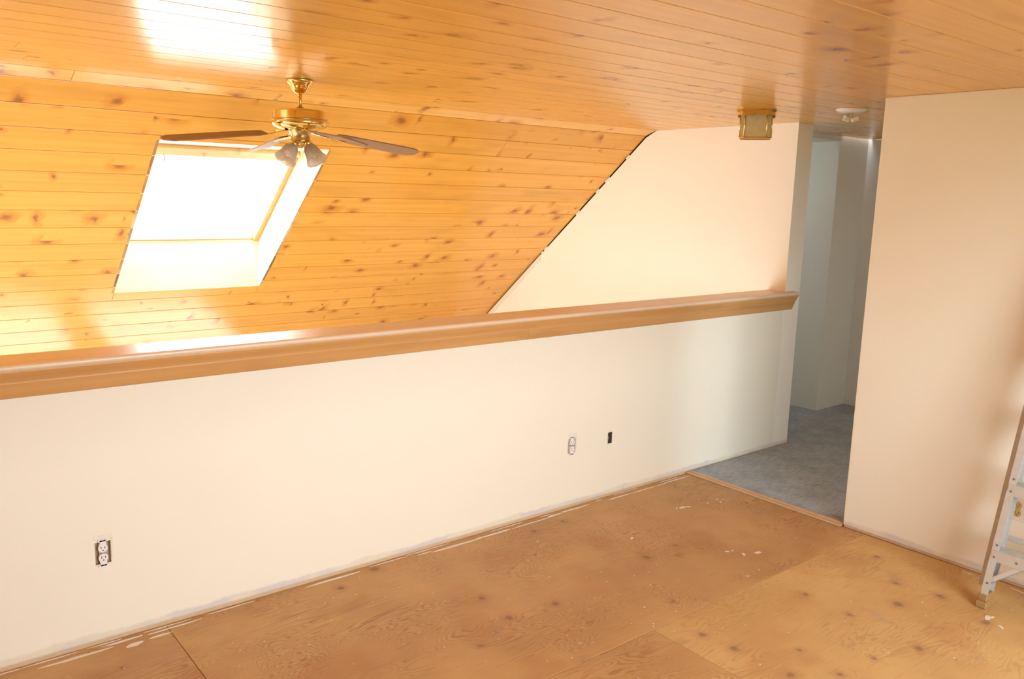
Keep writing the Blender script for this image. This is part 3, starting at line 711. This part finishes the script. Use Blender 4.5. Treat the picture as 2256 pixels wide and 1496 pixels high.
# light kit
MB().lathe([(0.0, -0.244), (0.060, -0.244), (0.058, -0.252), (0.048, -0.260), (0.046, -0.290), (0.050, -0.296), (0.044, -0.306), (0.026, -0.314), (0.012, -0.320), (0.009, -0.330), (0.0, -0.334)], 32, T(FX, FY, H)).build('light_fitter', M['brass_dark'], fan)
def shade(ang):
    Ms = T(FX, FY, H-0.292) @ Matrix.Rotation(R(ang), 4, 'Z') @ T(0.030, 0, 0) @ Matrix.Rotation(R(180-38), 4, 'Y')
    arm_ = MB().lathe([(0.011, 0.0), (0.011, 0.020), (0.024, 0.024), (0.026, 0.040), (0.022, 0.040)], 20, Ms).build('lamp_arm', M['brass'], fan)
    rib = lambda a, z: 1.0 + 0.035*math.cos(12*a)*min(1, max(0, (z-0.05)/0.06))
    prof = [(0.022, 0.034), (0.027, 0.042), (0.034, 0.056), (0.039, 0.075), (0.042, 0.095), (0.046, 0.112), (0.054, 0.128)]
    prof += [(r-0.0025, z) for r, z in reversed(prof)]
    sh = MB().lathe(prof, 48, Ms, False, rib).build('lamp_shade', M['shade_glass'], fan)
    MB().lathe([(0.010, 0.03), (0.012, 0.045), (0.013, 0.055), (0.019, 0.070), (0.021, 0.082), (0.017, 0.094), (0.008, 0.101), (0.0, 0.102)], 16, Ms).build('light_bulb', M['porcelain'], sh)
for a in (20, 110, 200, 290): shade(a)
chp = MB()
for i in range(16): chp.lathe([(0.0, -0.0016), (0.0018, -0.0010), (0.0016, 0), (0.0018, 0.0010), (0.0, 0.0016)], 8, T(FX+0.012, FY-0.034, H-0.306-0.0042*i))
chp.build('pull_chain', M['brass'], fan)

# ------------------------------------------------------------------ brass lantern by the gable wall
LX, LY = 4.315, -0.205
lan = tag(empty('lantern_light', (LX, LY, H)), 'square brass flush light with glass panels near the gable wall', 'ceiling light')
ROT = Matrix.Rotation(R(34), 4, 'Z'); ML = T(LX, LY, H) @ ROT
def octo(a, c): return [(a, -c), (a, c), (c, a), (-c, a), (-a, c), (-a, -c), (-c, -a), (c, -a)]
def oct_ring(mb, levels):
    vs = []; fs = []
    for (a, c, z) in levels: vs += [ML @ Vector((x, y, z)) for x, y in octo(a, c)]
    n = len(levels)
    for i in range(n-1):
        for k in range(8): m_ = (k+1) % 8; fs.append((i*8+k, i*8+m_, (i+1)*8+m_, (i+1)*8+k))
    fs.append(tuple(range(8))); fs.append(tuple(range((n-1)*8, n*8)))
    mb.add(vs, fs)
b = MB(); oct_ring(b, [(0.112, 0.082, 0.0), (0.114, 0.084, -0.006), (0.108, 0.078, -0.014), (0.096, 0.068, -0.020)]); top = b.build('ceiling_plate', M['brass'], lan)
b = MB()
for k in range(8):   # scalloped gallery
    P0, P1 = octo(0.106, 0.076)[k], octo(0.106, 0.076)[(k+1) % 8]
    n = 6 if (k % 2 == 0) else 2
    for i in range(n):
        for f0, f1, d in ((i/n, (i+0.5)/n, 0), ((i+0.5)/n, (i+1)/n, 1)):
            A_ = [P0[j]+(P1[j]-P0[j])*f0 for j in (0, 1)]; B_ = [P0[j]+(P1[j]-P0[j])*f1 for j in (0, 1)]
            za, zb = (-0.026, -0.036) if d == 0 else (-0.036, -0.026)
            v = [(A_[0], A_[1], -0.012), (B_[0], B_[1], -0.012), (B_[0]*1.02, B_[1]*1.02, zb), (A_[0]*1.02, A_[1]*1.02, za)]
            b.prism([ML @ Vector(q) for q in v], ML.to_3x3() @ Vector((-(A_[0]+B_[0])*0.006, -(A_[1]+B_[1])*0.006, 0)))
b.build('gallery', M['brass'], lan)
zt, zb = -0.018, -0.158
for (x, y) in octo(0.092, 0.064):
    MB().tube([ML @ Vector((x, y, zt)), ML @ Vector((x, y, zb))], 0.0035, 8).build('post', M['brass'], lan)
b = MB(); oct_ring(b, [(0.095, 0.067, zb), (0.095, 0.067, zb-0.006), (0.088, 0.062, zb-0.006), (0.088, 0.062, zb)]); b.f = [f for f in b.f if len(f) == 4]; b.sm = [False]*len(b.f); b.add([], []); b.build('bottom_ring', M['brass'], lan)
pts = octo(0.0905, 0.0635)
for k in range(8):
    p, q = Vector((*pts[k], 0)), Vector((*pts[(k+1) % 8], 0)); nrm = ((p+q)/2).normalized()
    d_ = (q-p).normalized()*0.004
    v = [p+d_+Vector((0, 0, zt)), q-d_+Vector((0, 0, zt)), q-d_+Vector((0, 0, zb)), p+d_+Vector((0, 0, zb))]
    MB().prism([ML @ w for w in v], ML.to_3x3() @ (-nrm*0.003)).build('glass_panel', M['lantern_glass'], lan)
MB().prism([ML @ Vector((x*0.96, y*0.96, zb+0.001)) for x, y in octo(0.088, 0.062)], (0, 0, 0.003)).build('bottom_glass', M['lantern_glass'], lan)
MB().lathe([(0.0, -0.02), (0.016, -0.02), (0.016, -0.055), (0.014, -0.06), (0.022, -0.075), (0.028, -0.095), (0.022, -0.115), (0.0, -0.122)], 20, T(LX, LY, H)).build('light_bulb', M['porcelain'], lan)

# bare ceiling fitting in the hall
HX, HY = 4.53, -0.69
fx = tag(empty('ceiling_light', (HX, HY, H)), 'bare white ceiling light base without shade above the hall entrance', 'ceiling light')
MB().lathe([(0.086, 0.0), (0.088, -0.003), (0.082, -0.010), (0.066, -0.018), (0.030, -0.022), (0.0, -0.022)], 36, T(HX, HY, H)).build('ceiling_plate', M['porcelain'], fx)
b = MB()
for s_ in (-1, 1): b.lathe([(0.0025, -0.02), (0.0025, -0.050)], 8, T(HX+0.010*s_, HY-0.006*s_, H))
b.build('stud', M['brass_dark'], fx)
for s_ in (-1, 1):
    Ms = T(HX+0.020*s_, HY-0.012*s_, H-0.056) @ Matrix.Rotation(R(-32), 4, 'Z') @ Matrix.Rotation(R(70*s_), 4, 'Y')
    MB().lathe([(0.0, -0.016), (0.012, -0.016), (0.014, -0.012), (0.014, 0.012), (0.017, 0.014), (0.017, 0.020), (0.012, 0.020), (0.012, 0.006), (0.0, 0.006)], 18, Ms).build('lamp_socket', M['porcelain'], fx)

# ------------------------------------------------------------------ aluminium stepladder leaning folded against the right wall
lad = tag(empty('stepladder', (3.80, -2.19, 0.0)), 'worn aluminium stepladder standing by the cream wall', 'ladder')
FOOT = Vector((3.775, 0, 0)); TAN = 0.165; CONV = 0.05; HALF = 0.245; YC = -2.19; ZT = 1.70
def rp(side, z, dx=0.0, dy=0.0):
    """point on a front rail: side +1 is the rail nearer the hall"""
    return Vector((FOOT.x + z*TAN + dx, YC + side*(HALF - z*CONV) + dy*side, z))
def channel(name, f, z0, z1, dep, fl, t, parent, m):
    """C-channel rail opening to the inside"""
    sec = [(0, 0), (dep, 0), (dep, -fl), (dep-t, -fl), (dep-t, -t), (t, -t), (t, -fl), (0, -fl)]
    a = [f(z0, dx, dy) for dx, dy in sec]; b_ = [f(z1, dx, dy) for dx, dy in sec]; n = 8
    mb = MB(); fs = [(i, (i+1) % n, n+(i+1) % n, n+i) for i in range(n)]
    for q in ((0, 1, 4, 5), (0, 5, 6, 7), (1, 2, 3, 4)): fs.append(q); fs.append(tuple(n+i for i in q))
    mb.add(a+b_, fs); return mb.build(name, m, parent)
STEPS = (0.265, 0.565, 0.865, 1.165, 1.465)
for sd in (1, -1):
    r_ = channel('front_rail', lambda z, dx, dy: rp(sd, z, dx, dy), 0.03, ZT, 0.068, 0.030, 0.003, lad, M['alu'])
    for z in (0.115, 0.235, 0.29, 0.535, 0.59):
        for dx, dy in ((-0.0015, -0.018),): MB().lathe([(0.0048, 0), (0.0048, 0.002), (0, 0.0035)], 10, T(*rp(sd, z, dx+0.001, dy)) @ Matrix.Rotation(R(-90), 4, 'Y')).build('rivet', M['rivet'], r_)
    ft = MB()
    ft.box(FOOT.x-0.012, FOOT.x+0.078, YC+sd*(HALF+0.006), YC+sd*(HALF-0.040), 0.0, 0.032, 0.004)
    ft.box(FOOT.x+0.004, FOOT.x+0.082, YC+sd*(HALF+0.004), YC+sd*(HALF-0.034), 0.030, 0.062, 0.003)
    ft.build('rubber_foot', M['foot'], lad)
for z in STEPS:
    hw_ = HALF - z*CONV - 0.003; x0 = FOOT.x + z*TAN - 0.006
    s_ = MB()
    s_.box(x0, x0+0.082, YC-hw_, YC+hw_, z-0.0035, z, 0.001)
    s_.box(x0, x0+0.0035, YC-hw_, YC+hw_, z-0.050, z-0.003); s_.box(x0+0.0785, x0+0.082, YC-hw_, YC+hw_, z-0.032, z-0.003)
    st = s_.build('step', M['alu'], lad)
    for k in range(5): MB().box(x0+0.012+0.014*k, x0+0.016+0.014*k, YC-hw_+0.01, YC+hw_-0.01, z, z+0.0015).build('tread_rib', M['alu'], st)
    for y in (YC+hw_-0.105, YC-hw_+0.105): MB().lathe([(0.0045, 0), (0.0045, 0.002), (0, 0.0035)], 10, T(x0, y, z-0.026) @ Matrix.Rotation(R(-90), 4, 'Y')).build('rivet', M['rivet'], st)
# knee braces under the lowest step
for sd in (1, -1):
    a = rp(sd, 0.115, 0.006, -0.012); c = Vector((FOOT.x+0.265*TAN+0.004, YC+sd*(HALF-0.145), 0.222))
    d_ = (c-a).normalized(); n_ = Vector((1, 0, 0)); w_ = d_.cross(n_).normalized()*0.011
    mb = MB(); mb.prism([a-w_, a+w_, c+w_, c-w_], (0.003, 0, 0)); mb.prism([a-w_, c-w_, c-w_+Vector((0.022, 0, 0)), a-w_+Vector((0.022, 0, 0))], w_.normalized()*0.003)
    mb.build('knee_brace', M['alu'], lad)
# folded rear frame and top cap
def rr(side, z): return Vector((FOOT.x + 0.092 + z*TAN*0.93, YC + side*(HALF+0.045-z*CONV), z))
for sd in (1, -1):
    a, c = rr(sd, 0.06), rr(sd, 1.66); mb = MB()
    mb.prism([a, a+Vector((0.022, 0, 0)), a+Vector((0.022, -0.03*sd, 0)), a+Vector((0, -0.03*sd, 0))], c-a); mb.build('rear_rail', M['alu'], lad)
for z in (0.30, 0.85, 1.40):
    a, c = rr(1, z), rr(-1, z); MB().box(a.x+0.004, a.x+0.018, c.y, a.y, z-0.012, z+0.012, 0.002).build('rear_bar', M['alu'], lad)
xt = FOOT.x + ZT*TAN
MB().box(xt-0.028, xt+0.125-0.018, YC-0.185, YC+0.185, ZT-0.01, ZT+0.05, 0.008).build('top_cap', M['foot'], lad)
